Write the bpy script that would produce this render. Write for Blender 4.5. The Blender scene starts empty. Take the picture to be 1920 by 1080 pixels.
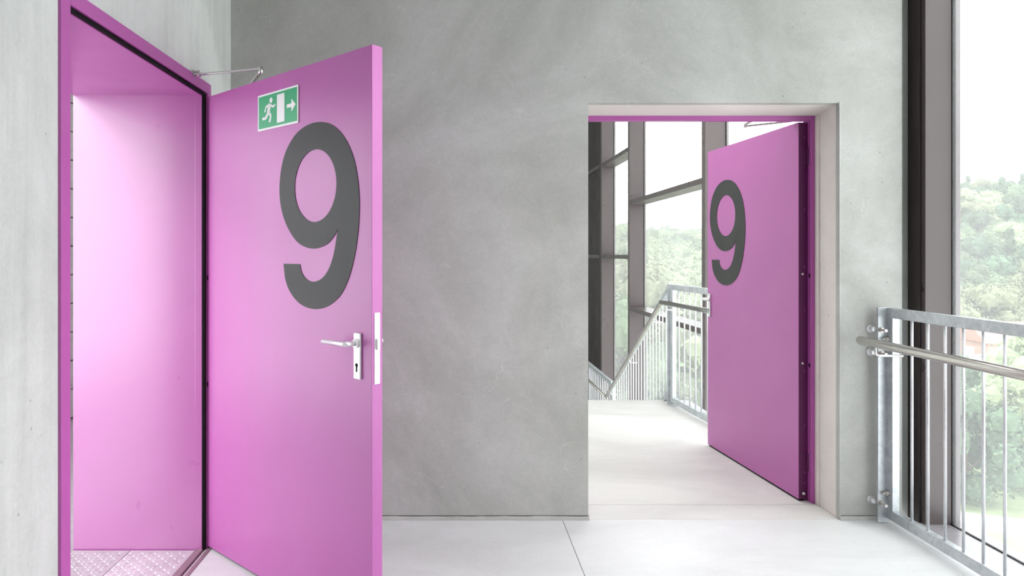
import bpy, bmesh, math, random
from mathutils import Vector, Matrix
random.seed(9)
PI = math.pi
EYE = 1.37
scene = bpy.context.scene
col = scene.collection

# ------------------------------------------------------------------ camera, sky, lights, exposure
cam_d = bpy.data.cameras.new('camera')
cam = bpy.data.objects.new('camera', cam_d)
col.objects.link(cam)
cam.location = (0, 0, EYE)
cam.rotation_euler = (PI/2, 0, 0)
cam_d.sensor_width = 36.0
cam_d.lens = 1340.0/1920.0*36.0
cam_d.shift_x = (960-857)/1920.0
cam_d.shift_y = -(540-477)/1920.0
cam_d.clip_start = 0.05
cam_d.clip_end = 2000
scene.camera = cam

world = bpy.data.worlds.new('overcast_sky')
scene.world = world
world.use_nodes = True
bg = world.node_tree.nodes['Background']
bg.inputs['Color'].default_value = (0.97, 0.985, 1.0, 1)
bg.inputs['Strength'].default_value = 3.0

def area_light(name, loc, size, sy, power, rot, colr=(1, 1, 1), spread=PI):
    d = bpy.data.lights.new(name, 'AREA')
    d.shape = 'RECTANGLE'; d.size = size; d.size_y = sy; d.energy = power; d.color = colr
    d.spread = spread
    o = bpy.data.objects.new(name, d); col.objects.link(o)
    o.location = loc; o.rotation_euler = rot
    return o
# unseen fill lights added to brighten the corridor, the left machine room and the stair
area_light('corridor_fill', (0.55, 1.9, 3.2), 0.9, 1.4, 17, (0, 0, 0), (1.0, 0.985, 0.97), 1.75)
area_light('machine_room_fill', (-2.7, 1.5, 3.05), 1.2, 1.6, 80, (0, 0, 0), (1.0, 0.99, 0.97))
area_light('stair_fill', (0.9, 5.4, 3.9), 1.2, 1.8, 60, (0, 0, 0), (1.0, 0.99, 0.97))

scene.view_settings.view_transform = 'Standard'
scene.view_settings.look = 'None'
scene.view_settings.gamma = 1.0
scene.view_settings.use_curve_mapping = False
scene.view_settings.exposure = 0.55

# ------------------------------------------------------------------ helpers
def new_mat(name):
    m = bpy.data.materials.new(name); m.use_nodes = True
    nt = m.node_tree
    return m, nt, nt.nodes['Principled BSDF']

def L(c):
    """srgb 0-255 -> linear"""
    r = []
    for v in c:
        v = v/255.0
        r.append(v/12.92 if v <= 0.04045 else ((v+0.055)/1.055)**2.4)
    return (r[0], r[1], r[2], 1)

def coords(nt, scale=(1, 1, 1)):
    tc = nt.nodes.new('ShaderNodeTexCoord')
    mp = nt.nodes.new('ShaderNodeMapping')
    mp.inputs['Scale'].default_value = scale
    nt.links.new(tc.outputs['Object'], mp.inputs['Vector'])
    return mp.outputs['Vector']

def noise(nt, vec, scale, detail=4, rough=0.55, dist=0.0):
    n = nt.nodes.new('ShaderNodeTexNoise')
    n.inputs['Scale'].default_value = scale
    n.inputs['Detail'].default_value = detail
    n.inputs['Roughness'].default_value = rough
    n.inputs['Distortion'].default_value = dist
    nt.links.new(vec, n.inputs['Vector'])
    return n.outputs['Fac']

def ramp(nt, fac, stops):
    r = nt.nodes.new('ShaderNodeValToRGB')
    els = r.color_ramp.elements
    while len(els) < len(stops): els.new(0.5)
    for e, (p, c) in zip(els, stops):
        e.position = p; e.color = c
    nt.links.new(fac, r.inputs['Fac'])
    return r.outputs['Color']

def mixc(nt, fac, a, b, mode='MIX'):
    m = nt.nodes.new('ShaderNodeMix'); m.data_type = 'RGBA'; m.blend_type = mode
    for sock, v in ((m.inputs[0], fac), (m.inputs[6], a), (m.inputs[7], b)):
        if hasattr(v, 'links'): nt.links.new(v, sock)
        else: sock.default_value = v
    return m.outputs[2]

def g(v): return (v, v, v, 1)

def simple(name, c, rough=0.5, metal=0.0, spec=0.5, coat=0.0):
    m, nt, b = new_mat(name)
    vec = coords(nt)
    n = noise(nt, vec, 6, 5)
    cc = ramp(nt, n, [(0.3, tuple(x*0.94 for x in c[:3])+(1,)), (0.7, tuple(min(1, x*1.05) for x in c[:3])+(1,))])
    nt.links.new(cc, b.inputs['Base Color'])
    b.inputs['Roughness'].default_value = rough
    b.inputs['Metallic'].default_value = metal
    b.inputs['Specular IOR Level'].default_value = spec
    b.inputs['Coat Weight'].default_value = coat
    return m

def concrete(name, c1, c2, scale=(1, 1, 1), pits=0.5, rough=0.75, bump=0.15, streak=None, scr=0.5, tint=(1, 1, 1)):
    m, nt, b = new_mat(name)
    vec = coords(nt)
    v2 = coords(nt, scale)
    big = noise(nt, v2, 1.1, 6, 0.6, 0.9)
    cc = ramp(nt, big, [(0.28, c1), (0.5, tuple((a+q)/2 for a, q in zip(c1, c2))), (0.72, c2)])
    med = noise(nt, v2, 6.5, 8, 0.68, 1.6)
    cc = mixc(nt, 0.28, cc, ramp(nt, med, [(0.3, g(0.42)), (0.7, g(0.58))]), 'OVERLAY')
    fine = noise(nt, vec, 90, 3, 0.6)
    cc = mixc(nt, 0.35, cc, ramp(nt, fine, [(0.25, g(0.42)), (0.75, g(0.58))]), 'OVERLAY')
    if streak:
        v3 = coords(nt, streak)
        st = noise(nt, v3, 3.0, 6, 0.65, 0.3)
        cc = mixc(nt, 0.7, cc, ramp(nt, st, [(0.3, g(0.38)), (0.52, g(0.5)), (0.75, g(0.58))]), 'OVERLAY')
    # bug holes
    vo = nt.nodes.new('ShaderNodeTexVoronoi'); vo.inputs['Scale'].default_value = 17
    nt.links.new(vec, vo.inputs['Vector'])
    spots = ramp(nt, vo.outputs['Distance'], [(0.05, g(1)), (0.085, g(0))])
    gate = ramp(nt, noise(nt, vec, 7, 2), [(0.55, g(0)), (0.6, g(1))])
    pit = mixc(nt, 1.0, spots, gate, 'MULTIPLY')
    pitf = mixc(nt, 1.0, pit, g(pits), 'MULTIPLY')
    cc = mixc(nt, pitf, cc, tuple(x*0.3 for x in c1[:3])+(1,))
    # hairline scratches and trowel arcs: edges of very stretched cells
    v4 = coords(nt, (0.8, 0.8, 1.3))
    w = noise(nt, v4, 1.6, 3, 0.5, 2.2)
    sc = ramp(nt, w, [(0.4965, g(0)), (0.4992, g(1)), (0.5008, g(1)), (0.5035, g(0))])
    sg = ramp(nt, noise(nt, vec, 2.7, 2), [(0.52, g(0)), (0.62, g(0.35*scr))])
    sf = mixc(nt, 1.0, sc, sg, 'MULTIPLY')
    cc = mixc(nt, sf, cc, tuple(min(1, x*1.5) for x in c2[:3])+(1,))
    cc = mixc(nt, 1.0, cc, tint+(1,), 'MULTIPLY')
    nt.links.new(cc, b.inputs['Base Color'])
    b.inputs['Roughness'].default_value = rough
    b.inputs['Specular IOR Level'].default_value = 0.35
    bm_ = nt.nodes.new('ShaderNodeBump'); bm_.inputs['Strength'].default_value = bump
    bm_.inputs['Distance'].default_value = 0.01
    hh = mixc(nt, 0.5, ramp(nt, med, [(0.2, g(0.2)), (0.8, g(0.8))]), ramp(nt, fine, [(0.2, g(0.4)), (0.8, g(0.6))]))
    hh = mixc(nt, pit, hh, g(0))
    nt.links.new(hh, bm_.inputs['Height'])
    nt.links.new(bm_.outputs['Normal'], b.inputs['Normal'])
    return m

def paint(name, c, rough=0.33, coat=0.0, crough=0.25, cior=1.5):
    m, nt, b = new_mat(name)
    vec = coords(nt)
    n = noise(nt, vec, 2.2, 5, 0.6, 0.5)
    cc = ramp(nt, n, [(0.3, tuple(x*0.96 for x in c[:3])+(1,)), (0.7, tuple(min(1, x*1.04) for x in c[:3])+(1,))])
    nt.links.new(cc, b.inputs['Base Color'])
    r = ramp(nt, noise(nt, vec, 3.5, 4), [(0.3, g(rough-0.04)), (0.7, g(rough+0.05))])
    nt.links.new(r, b.inputs['Roughness'])
    bp = nt.nodes.new('ShaderNodeBump'); bp.inputs['Strength'].default_value = 0.04; bp.inputs['Distance'].default_value = 0.004
    nt.links.new(noise(nt, vec, 5, 2), bp.inputs['Height'])
    nt.links.new(bp.outputs['Normal'], b.inputs['Normal'])
    b.inputs['Specular IOR Level'].default_value = 0.5
    b.inputs['Coat Weight'].default_value = min(1, coat)
    b.inputs['Coat Roughness'].default_value = crough
    b.inputs['Coat IOR'].default_value = cior
    return m

def galv(name, c1, c2, rough=0.42, metal=0.75):
    m, nt, b = new_mat(name)
    vec = coords(nt)
    vo = nt.nodes.new('ShaderNodeTexVoronoi'); vo.inputs['Scale'].default_value = 65
    nt.links.new(vec, vo.inputs['Vector'])
    sep = nt.nodes.new('ShaderNodeSeparateColor'); nt.links.new(vo.outputs['Color'], sep.inputs['Color'])
    n = noise(nt, vec, 14, 6, 0.65, 0.8)
    cc = ramp(nt, n, [(0.3, c1), (0.7, c2)])
    cc = mixc(nt, 0.35, cc, ramp(nt, sep.outputs[0], [(0, g(0.4)), (1, g(0.6))]), 'OVERLAY')
    nt.links.new(cc, b.inputs['Base Color'])
    nt.links.new(ramp(nt, n, [(0.2, g(rough-0.06)), (0.8, g(rough+0.12))]), b.inputs['Roughness'])
    b.inputs['Metallic'].default_value = metal
    return m

M = {}
M['conc_back'] = concrete('concrete_grey', L((154, 154, 148)), L((190, 191, 188)), scr=0.9)
M['conc_left'] = concrete('concrete_pale', L((182, 184, 181)), L((212, 214, 211)), streak=(3, 3, 0.22), scr=0.3)
M['conc_reveal'] = concrete('concrete_reveal', L((204, 198, 192)), L((228, 223, 217)), pits=0.8)
M['screed'] = concrete('pale_screed', L((193, 194, 195)), L((215, 216, 218)), pits=0.15, rough=0.42, bump=0.03, scale=(0.7, 1.6, 1), scr=0.25)
M['screed2'] = concrete('landing_screed', L((186, 185, 183)), L((210, 209, 207)), pits=0.1, rough=0.5, bump=0.03, scale=(0.6, 1.8, 1), scr=0.3)
M['ceil'] = concrete('ceiling_concrete', L((150, 150, 147)), L((170, 170, 167)))
M['joint'] = simple('dark_joint', L((95, 97, 98)), 0.9)
PUR = (0.43, 0.10, 0.355, 1)
M['purple'] = paint('magenta_paint', PUR, 0.33)
M['purple_leaf'] = paint('magenta_leaf_paint', PUR, 0.38, 0.3, 0.38, 1.5)
M['lining'] = paint('magenta_lining_paint', PUR, 0.30, 1.0, 0.28, 2.1)
M['purple_shade'] = paint('shaded_magenta_edge', (0.10, 0.008, 0.075, 1), 0.4)  # magenta darkened to paint recess shade on the hinge edge and hinges
M['seal'] = simple('black_rubber', (0.006, 0.005, 0.006, 1), 0.7, 0.0, 0.12)
M['vinyl'] = simple('charcoal_vinyl', (0.036, 0.037, 0.036, 1), 0.5, 0.0, 0.3)
M['steel'] = simple('brushed_stainless', (0.66, 0.65, 0.63, 1), 0.27, 1.0)
M['chrome'] = simple('polished_steel', (0.72, 0.71, 0.70, 1), 0.16, 1.0)
M['rail_tube'] = simple('stainless_tube', (0.56, 0.53, 0.50, 1), 0.2, 1.0)
M['satin'] = simple('satin_aluminium', (0.78, 0.78, 0.79, 1), 0.35, 0.6)
M['galv'] = galv('galvanised_steel', (0.44, 0.47, 0.49, 1), (0.66, 0.69, 0.71, 1))
M['galv_rod'] = galv('galvanised_rod', (0.62, 0.64, 0.67, 1), (0.78, 0.79, 0.82, 1), 0.35, 0.55)
M['fin'] = paint('brown_grey_metal', L((86, 77, 77)), 0.3)
M['fin_dark'] = paint('dark_brown_metal', L((50, 41, 41)), 0.5)
M['sill'] = paint('sill_metal', L((150, 146, 150)), 0.25)
M['white'] = simple('white_plate', (0.82, 0.83, 0.82, 1), 0.4)
M['green'] = simple('signal_green', (0.02, 0.36, 0.15, 1), 0.4)
M['zinc'] = simple('zinc_bolt', (0.5, 0.48, 0.46, 1), 0.35, 0.9)
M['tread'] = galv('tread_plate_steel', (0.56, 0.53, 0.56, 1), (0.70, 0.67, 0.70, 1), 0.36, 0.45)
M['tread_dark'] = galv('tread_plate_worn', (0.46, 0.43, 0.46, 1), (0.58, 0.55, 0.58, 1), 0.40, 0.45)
M['threshold'] = simple('threshold_steel', (0.30, 0.20, 0.24, 1), 0.4, 0.3)
M['board'] = concrete('board_wood', L((185, 184, 182)), L((214, 213, 210)), streak=(0.4, 0.4, 9))
M['grout'] = simple('grout_crumb', (0.62, 0.60, 0.52, 1), 0.9)

def glass_mat():
    m = bpy.data.materials.new('window_glass'); m.use_nodes = True
    nt = m.node_tree; nt.nodes.clear()
    out = nt.nodes.new('ShaderNodeOutputMaterial')
    tr = nt.nodes.new('ShaderNodeBsdfTransparent'); tr.inputs['Color'].default_value = (0.96, 0.975, 0.97, 1)
    gl = nt.nodes.new('ShaderNodeBsdfGlossy'); gl.inputs['Roughness'].default_value = 0.02
    lwn = nt.nodes.new('ShaderNodeLayerWeight'); lwn.inputs['Blend'].default_value = 0.5
    pw = nt.nodes.new('ShaderNodeMath'); pw.operation = 'POWER'; pw.inputs[1].default_value = 5
    nt.links.new(lwn.outputs['Facing'], pw.inputs[0])
    fr = nt.nodes.new('ShaderNodeMath'); fr.operation = 'MULTIPLY_ADD'; fr.inputs[1].default_value = 0.9; fr.inputs[2].default_value = 0.03
    nt.links.new(pw.outputs[0], fr.inputs[0])
    mx = nt.nodes.new('ShaderNodeMixShader')
    nt.links.new(fr.outputs[0], mx.inputs[0]); nt.links.new(tr.outputs[0], mx.inputs[1]); nt.links.new(gl.outputs[0], mx.inputs[2])
    # thin film of dust on the pane scatters a little daylight
    df = nt.nodes.new('ShaderNodeBsdfTranslucent'); df.inputs['Color'].default_value = (0.9, 0.92, 0.93, 1)
    mx2 = nt.nodes.new('ShaderNodeMixShader')
    tc = nt.nodes.new('ShaderNodeTexCoord')
    n = nt.nodes.new('ShaderNodeTexNoise'); n.inputs['Scale'].default_value = 0.8; n.inputs['Detail'].default_value = 3
    nt.links.new(tc.outputs['Object'], n.inputs['Vector'])
    r = nt.nodes.new('ShaderNodeMapRange'); r.inputs[1].default_value = 0.3; r.inputs[2].default_value = 0.7
    r.inputs[3].default_value = DUST*0.7; r.inputs[4].default_value = DUST*1.3
    nt.links.new(n.outputs['Fac'], r.inputs[0]); nt.links.new(r.outputs[0], mx2.inputs[0])
    nt.links.new(mx.outputs[0], mx2.inputs[1]); nt.links.new(df.outputs[0], mx2.inputs[2])
    nt.links.new(mx2.outputs[0], out.inputs[0])
    return m
DUST = 0.06
M['glass'] = glass_mat()

def leafmat(name, c, var=0.35):
    m, nt, b = new_mat(name)
    vec = coords(nt)
    n = noise(nt, vec, 0.9, 4, 0.7)
    oi = nt.nodes.new('ShaderNodeObjectInfo')
    cc = ramp(nt, n, [(0.3, tuple(x*(1-var) for x in c[:3])+(1,)), (0.7, tuple(min(1, x*(1+var)) for x in c[:3])+(1,))])
    hs = nt.nodes.new('ShaderNodeHueSaturation')
    mr = nt.nodes.new('ShaderNodeMapRange'); mr.inputs[3].default_value = 0.478; mr.inputs[4].default_value = 0.515
    nt.links.new(oi.outputs['Random'], mr.inputs[0]); nt.links.new(mr.outputs[0], hs.inputs['Hue'])
    mr2 = nt.nodes.new('ShaderNodeMapRange'); mr2.inputs[3].default_value = 0.75; mr2.inputs[4].default_value = 1.3
    nt.links.new(oi.outputs['Random'], mr2.inputs[0]); nt.links.new(mr2.outputs[0], hs.inputs['Value'])
    nt.links.new(cc, hs.inputs['Color'])
    nt.links.new(hs.outputs[0], b.inputs['Base Color'])
    b.inputs['Roughness'].default_value = 0.7
    b.inputs['Specular IOR Level'].default_value = 0.2
    return m
M['leaf_a'] = leafmat('leaves_mid', (0.145, 0.20, 0.11, 1))
M['leaf_b'] = leafmat('leaves_pale', (0.25, 0.295, 0.17, 1))
M['leaf_c'] = leafmat('leaves_dark', (0.095, 0.155, 0.09, 1))
M['bark'] = simple('bark', (0.13, 0.10, 0.075, 1), 0.9)
M['grass'] = leafmat('meadow_grass', (0.24, 0.29, 0.15, 1))
M['path'] = simple('gravel_path', (0.62, 0.59, 0.57, 1), 0.9)
M['render_wall'] = simple('house_render', (0.72, 0.68, 0.63, 1), 0.8)
M['brickwall'] = simple('pinkish_brick', (0.50, 0.30, 0.25, 1), 0.85)
M['roof'] = simple('grey_roof', (0.62, 0.60, 0.60, 1), 0.7)
M['roof_red'] = simple('red_roof', (0.45, 0.20, 0.15, 1), 0.7)
M['pane_dark'] = simple('dark_pane', (0.07, 0.08, 0.09, 1), 0.15)

def bx(bm, x0, x1, y0, y1, z0, z1, bev=0.0, mtx=None):
    b2 = bmesh.new()
    bmesh.ops.create_cube(b2, size=1.0)
    for v in b2.verts:
        v.co = Vector(((x0+x1)/2+v.co.x*(x1-x0), (y0+y1)/2+v.co.y*(y1-y0), (z0+z1)/2+v.co.z*(z1-z0)))
    if bev > 0:
        bmesh.ops.bevel(b2, geom=b2.edges[:], offset=bev, segments=2, affect='EDGES', profile=0.5)
    if mtx: b2.transform(mtx)
    me = bpy.data.meshes.new('t'); b2.to_mesh(me); b2.free()
    bm.from_mesh(me); bpy.data.meshes.remove(me)
    return bm

def box(x0, x1, y0, y1, z0, z1, bev=0.0, mtx=None):
    return bx(bmesh.new(), x0, x1, y0, y1, z0, z1, bev, mtx)

def tube(bm, pts, r, n=12, caps=True):
    pts = [Vector(p) for p in pts]
    rings = []
    rr = r if isinstance(r, (list, tuple)) else [r]*len(pts)
    up = None
    for i, p in enumerate(pts):
        if i == 0: d = (pts[1]-p).normalized()
        elif i == len(pts)-1: d = (p-pts[-2]).normalized()
        else: d = ((pts[i+1]-p).normalized()+(p-pts[i-1]).normalized()).normalized()
        if up is None:
            up = Vector((0, 0, 1)) if abs(d.z) < 0.9 else Vector((1, 0, 0))
        u = up - d*up.dot(d); u.normalize(); up = u
        v = d.cross(u)
        rings.append([bm.verts.new(p+(u*math.cos(2*PI*k/n)+v*math.sin(2*PI*k/n))*rr[i]) for k in range(n)])
    for a, b in zip(rings, rings[1:]):
        for k in range(n):
            bm.faces.new((a[k], a[(k+1) % n], b[(k+1) % n], b[k])).smooth = True
    if caps:
        bm.faces.new(rings[0][::-1]); bm.faces.new(rings[-1])
    return bm

def arc_path(pts, rad, seg=6):
    """round the corners of a polyline"""
    pts = [Vector(p) for p in pts]
    out = [pts[0]]
    for i in range(1, len(pts)-1):
        a, b, c = pts[i-1], pts[i], pts[i+1]
        d1 = (a-b); d2 = (c-b)
        r = min(rad, d1.length*0.49, d2.length*0.49)
        p1 = b+d1.normalized()*r; p2 = b+d2.normalized()*r
        for k in range(seg+1):
            t = k/seg
            out.append(p1.lerp(b, t).lerp(b.lerp(p2, t), t))
    out.append(pts[-1])
    return out

def obj(name, bm, m, parent=None, label=None, kind=None):
    me = bpy.data.meshes.new(name)
    bmesh.ops.recalc_face_normals(bm, faces=bm.faces[:])
    bm.to_mesh(me); bm.free()
    me.materials.append(m)
    o = bpy.data.objects.new(name, me); col.objects.link(o)
    if parent: o.parent = parent
    if label: o['label'] = label
    if kind: o['kind'] = kind
    return o

def tag(o, label, cat, group=None, kind=None):
    o['label'] = label; o['category'] = cat
    if group: o['group'] = group
    if kind: o['kind'] = kind
    return o

def empty(name, loc=(0, 0, 0), rz=0.0, parent=None, kind=None):
    o = bpy.data.objects.new(name, None); col.objects.link(o)
    o.location = loc; o.rotation_euler = (0, 0, rz)
    o.empty_display_size = 0.2
    if parent: o.parent = parent
    if kind: o['kind'] = kind
    return o

def struct(name, bm, m, label, cat):
    o = obj(name, bm, m); o['kind'] = 'structure'; o['label'] = label; o['category'] = cat
    return o

def struct_e(name, label, cat, loc=(0, 0, 0), rz=0):
    o = empty(name, loc, rz, kind='structure'); o['label'] = label; o['category'] = cat
    return o

# ================================================================== ROOM SHELL
XL = -1.17          # left wall face
YB = 3.694          # back wall face
XG = 2.51           # glass plane
CH = 3.25           # corridor ceiling
# door openings
LY0, LY1, LH = 2.095, 3.37, 2.17
RX0, RX1, RH = 0.678, 1.979, EYE+0.783

# --- left wall with door opening
bm = bmesh.new()
bx(bm, -1.79, XL, -5.0, LY0, -0.2, CH)
bx(bm, -1.79, XL, LY1, YB+0.35, -0.2, CH)
bx(bm, -1.79, XL, LY0, LY1, LH, CH)
struct('wall_left', bm, M['conc_left'], 'pale vertically streaked concrete wall around the left magenta door', 'wall')

# --- back wall with door opening; reveals get a splayed head like the cast opening
def back_wall():
    bm = bmesh.new()
    bx(bm, XL, RX0, YB, YB+0.35, -0.2, CH+1.6)
    bx(bm, RX1, 2.60, YB+0.06, YB+0.35, -0.2, CH+1.6)
    bx(bm, RX1, 2.30, YB, YB+0.2, -0.2, CH+1.6)
    bx(bm, RX0, RX1, YB, YB+0.35, RH, CH+1.6)
    return bm
wb = struct('wall_back', back_wall(), M['conc_back'], 'trowelled grey concrete wall facing the viewer with a doorway in it', 'wall')
# reveal skins (warmer, rougher cast concrete), parts of the back wall
bm = bmesh.new()
vs = [bm.verts.new(c) for c in ((RX0, YB+0.012, RH+0.004), (RX1, YB+0.012, RH+0.004), (RX1, YB+0.245, EYE+0.761), (RX0, YB+0.245, EYE+0.761),
                                (RX0, YB+0.012, RH+0.03), (RX1, YB+0.012, RH+0.03), (RX1, YB+0.245, RH+0.03), (RX0, YB+0.245, RH+0.03))]
for f in ((0, 1, 2, 3), (7, 6, 5, 4), (0, 4, 5, 1), (1, 5, 6, 2), (2, 6, 7, 3), (3, 7, 4, 0)):
    bm.faces.new([vs[i] for i in f])
obj('door_lintel_reveal', bm, M['conc_reveal'], wb, 'rough pinkish grey concrete underside of the doorway')
bm = bmesh.new()
bx(bm, RX1-0.004, RX1+0.05, YB+0.03, YB+0.30, 0, RH+0.004, 0.003)
bx(bm, RX1-0.012, RX1+0.0, YB+0.195, YB+0.26, 0, RH-0.01, 0.004)
obj('door_jamb_reveal', bm, M['conc_reveal'], wb, 'rough warm grey concrete side of the doorway')
obj('corner_bead', box(RX1-0.006, RX1+0.004, YB-0.003, YB+0.03, 0, RH+0.006, 0.003), M['conc_back'], wb)

# --- floors
fl = struct('floor', box(-1.17, 2.28, -5.0, YB+0.002, -0.2, -0.006), M['joint'], 'pale concrete corridor floor in large slabs', 'floor')
JX = 0.544
obj('floor_slab', box(-1.168, JX-0.0012, -5, YB-0.0, -0.006, 0, 0.0012), M['screed'], fl)
obj('floor_slab', box(JX+0.0012, 2.28, -5, YB-0.0, -0.006, 0, 0.0012), M['screed'], fl)
obj('doorway_sill', box(RX0+0.001, RX1-0.001, YB+0.003, 3.911, -0.15, 0.0, 0.0015), M['screed2'], fl, 'off-white concrete strip in the doorway')
F2 = struct('floor', box(-1.0, 2.18, 3.917, 6.72, -0.2, 0.0, 0.002), M['screed2'], 'white stair landing floor seen through the doorway', 'floor')
obj('floor_edging', box(RX0, RX1, 3.911, 3.9172, -0.03, -0.003), M['joint'], F2)

# --- upstand strip along the base of the back wall
def upstand(x0, x1):
    bm = bmesh.new()
    rnd = random.Random(int(x0*10)+5)
    n = int((x1-x0)/0.04)
    pr = []
    for i in range(n+1):
        x = x0+(x1-x0)*i/n
        d = 0.012+rnd.uniform(-0.0022, 0.0022); h = 0.017+rnd.uniform(-0.0018, 0.0018)
        pr.append([bm.verts.new((x, YB-d-0.004, 0.0)), bm.verts.new((x, YB-d, h*0.75)), bm.verts.new((x, YB-0.004, h)), bm.verts.new((x, YB+0.01, h)), bm.verts.new((x, YB+0.01, 0.0))])
    for a, b in zip(pr, pr[1:]):
        for k in range(5): bm.faces.new((a[k], b[k], b[(k+1) % 5], a[(k+1) % 5]))
    bm.faces.new(pr[0]); bm.faces.new(pr[-1][::-1])
    return bm
struct('baseboard_back', upstand(XL+0.002, RX0+0.004), M['conc_back'], 'low uneven concrete upstand between the two doors', 'baseboard')
struct('baseboard_right', upstand(RX1-0.004, 2.28), M['conc_back'], 'low uneven concrete upstand right of the doorway', 'baseboard')
bm = bmesh.new()
bx(bm, XL, RX0+0.002, YB-0.0015, YB+0.01, 0.017, 0.0215)
bx(bm, RX1-0.002, 2.28, YB-0.0015, YB+0.01, 0.017, 0.0215)
obj('wall_joint', bm, M['joint'], wb)

# --- ceiling, closing walls
struct('ceiling', box(-1.17, 2.60, -5.0, YB+0.0, CH, CH+0.2), M['ceil'], 'grey concrete ceiling of the corridor', 'ceiling')
struct('wall_behind', box(-1.79, 2.60, -5.2, -5.0, -0.2, CH), M['conc_left'], 'pale concrete wall behind the viewer', 'wall')
struct('wall_light_block', box(2.45, 2.62, -5.0, -0.6, -0.2, CH), M['conc_left'], 'unseen pale wall added on the right behind the viewer to limit daylight', 'wall')  # added out of view so daylight reaches the back wall only at grazing angles
# stairwell beyond the doorway
struct('wall_stair', box(-1.2, -1.0, YB+0.35, 14.0, -3.2, 5.2), M['conc_left'], 'pale concrete side wall of the stairwell', 'wall')
struct('wall_end', box(-1.0, 2.6, 13.6, 13.8, -3.2, 5.2), M['conc_left'], 'end wall of the stairwell', 'wall')
struct('ceiling', box(-1.0, 2.6, YB+0.35, 13.6, 4.85, 5.05), M['ceil'], 'high ceiling of the stairwell', 'ceiling')

# ================================================================== STAIR FLIGHT (below the landing edge)
st = empty('stair_flight', (0, 6.72, 0))
tag(st, 'pale concrete stair flight going down from the far landing edge', 'stairs')
NST = 8; rise = 1.32/NST; run = 2.37/NST
for i in range(NST-1):
    obj('step', box(0.55, 1.93, i*run+0.001, (i+1)*run, -0.36-(i)*rise, -(i+1)*rise, 0.004), M['screed2'], st)
struct('floor', box(-1.0, 2.28, 9.1, 13.6, -1.55, -1.32), M['screed2'], 'lower stair landing floor at the foot of the flight', 'floor')

# ================================================================== MACHINE ROOM (left, seen past the door lining)
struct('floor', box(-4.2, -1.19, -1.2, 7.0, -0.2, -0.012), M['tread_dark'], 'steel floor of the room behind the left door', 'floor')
struct('ceiling', box(-4.2, -1.79, -1.2, 7.0, 3.2, 3.4), M['ceil'], 'ceiling of the room behind the left door', 'ceiling')
mw = struct('wall_machine_room', box(-3.35, -3.25, 4.2, 7.0, -0.2, 3.4), M['joint'], 'board-clad side wall of the room behind the left door', 'wall')
z = 0.0
for i, h in enumerate([0.24]*14):
    if z+h > 3.2: break
    yoff = random.uniform(-0.004, 0.004)
    obj('wall_board', box(-3.25, -3.225+yoff, 4.2, 7.0, z+0.006, z+h-0.006, 0.003), M['board'], mw)
    z += h
w6 = struct('window_6', bx(bx(bx(bx(bmesh.new(), -3.35, -3.25, -1.2, 4.2, -0.2, 0.1), -3.35, -3.25, -1.2, 4.2, 3.0, 3.4), -3.35, -3.25, -1.2, -1.1, 0.1, 3.0), -3.35, -3.25, 4.1, 4.2, 0.1, 3.0), M['fin'], 'wide window of the room behind the left door', 'window')
obj('glass_pane', box(-3.305, -3.295, -1.1, 4.1, 0.1, 3.0), M['glass'], w6)
struct('wall_machine_room_end', box(-3.3, -1.79, 6.9, 7.0, -0.2, 3.4), M['conc_left'], 'end wall of the room behind the left door', 'wall')
w7 = struct('window_7', bx(bx(bx(bx(bmesh.new(), -3.3, -3.2, -1.3, -1.2, -0.2, 3.4), -1.9, -1.79, -1.3, -1.2, -0.2, 3.4), -3.2, -1.9, -1.3, -1.2, -0.2, 0.1), -3.2, -1.9, -1.3, -1.2, 3.0, 3.4), M['fin'], 'near end window of the room behind the left door', 'window')
obj('glass_pane', box(-3.2, -1.9, -1.255, -1.245, 0.1, 3.0), M['glass'], w7)

# tread plates: two plates with raised teardrops
def tread_plate(x0, x1, y0, y1, mat, label):
    root = obj('tread_plate', box(x0, x1, y0, y1, -0.012, -0.002, 0.0012), mat)
    tag(root, label, 'floor plate')
    bm = bmesh.new()
    p = 0.0285; j = 0
    y = y0+0.012
    L_, W_, H_ = 0.0125, 0.0036, 0.0026
    while y < y1-0.008:
        i = 0; x = x0+0.012
        while x < x1-0.008:
            ang = PI/4 if (i+j) % 2 == 0 else -PI/4
            d = Vector((math.cos(ang), math.sin(ang), 0)); n_ = Vector((-d.y, d.x, 0)); c = Vector((x, y, -0.0022))
            e0 = bm.verts.new(c-d*L_); e1 = bm.verts.new(c+d*L_)
            a = bm.verts.new(c+n_*W_-d*L_*0.45); b = bm.verts.new(c+n_*W_+d*L_*0.45)
            a2 = bm.verts.new(c-n_*W_-d*L_*0.45); b2 = bm.verts.new(c-n_*W_+d*L_*0.45)
            t0 = bm.verts.new(c-d*L_*0.5+Vector((0, 0, H_))); t1 = bm.verts.new(c+d*L_*0.5+Vector((0, 0, H_)))
            for f in ((e0, a, t0), (e0, t0, a2), (a, b, t1, t0), (a2, t0, t1, b2), (b, e1, t1), (b2, t1, e1)):
                bm.faces.new(f)
            i += 1; x += p
        j += 1; y += p*0.5 if False else p
    o = obj('raised_lug', bm, mat, root, kind='stuff')
    return root
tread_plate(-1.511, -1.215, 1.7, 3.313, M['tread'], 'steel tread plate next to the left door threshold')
tread_plate(-1.90, -1.514, 1.7, 3.313, M['tread_dark'], 'slightly darker steel tread plate deeper inside the left doorway')

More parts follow.
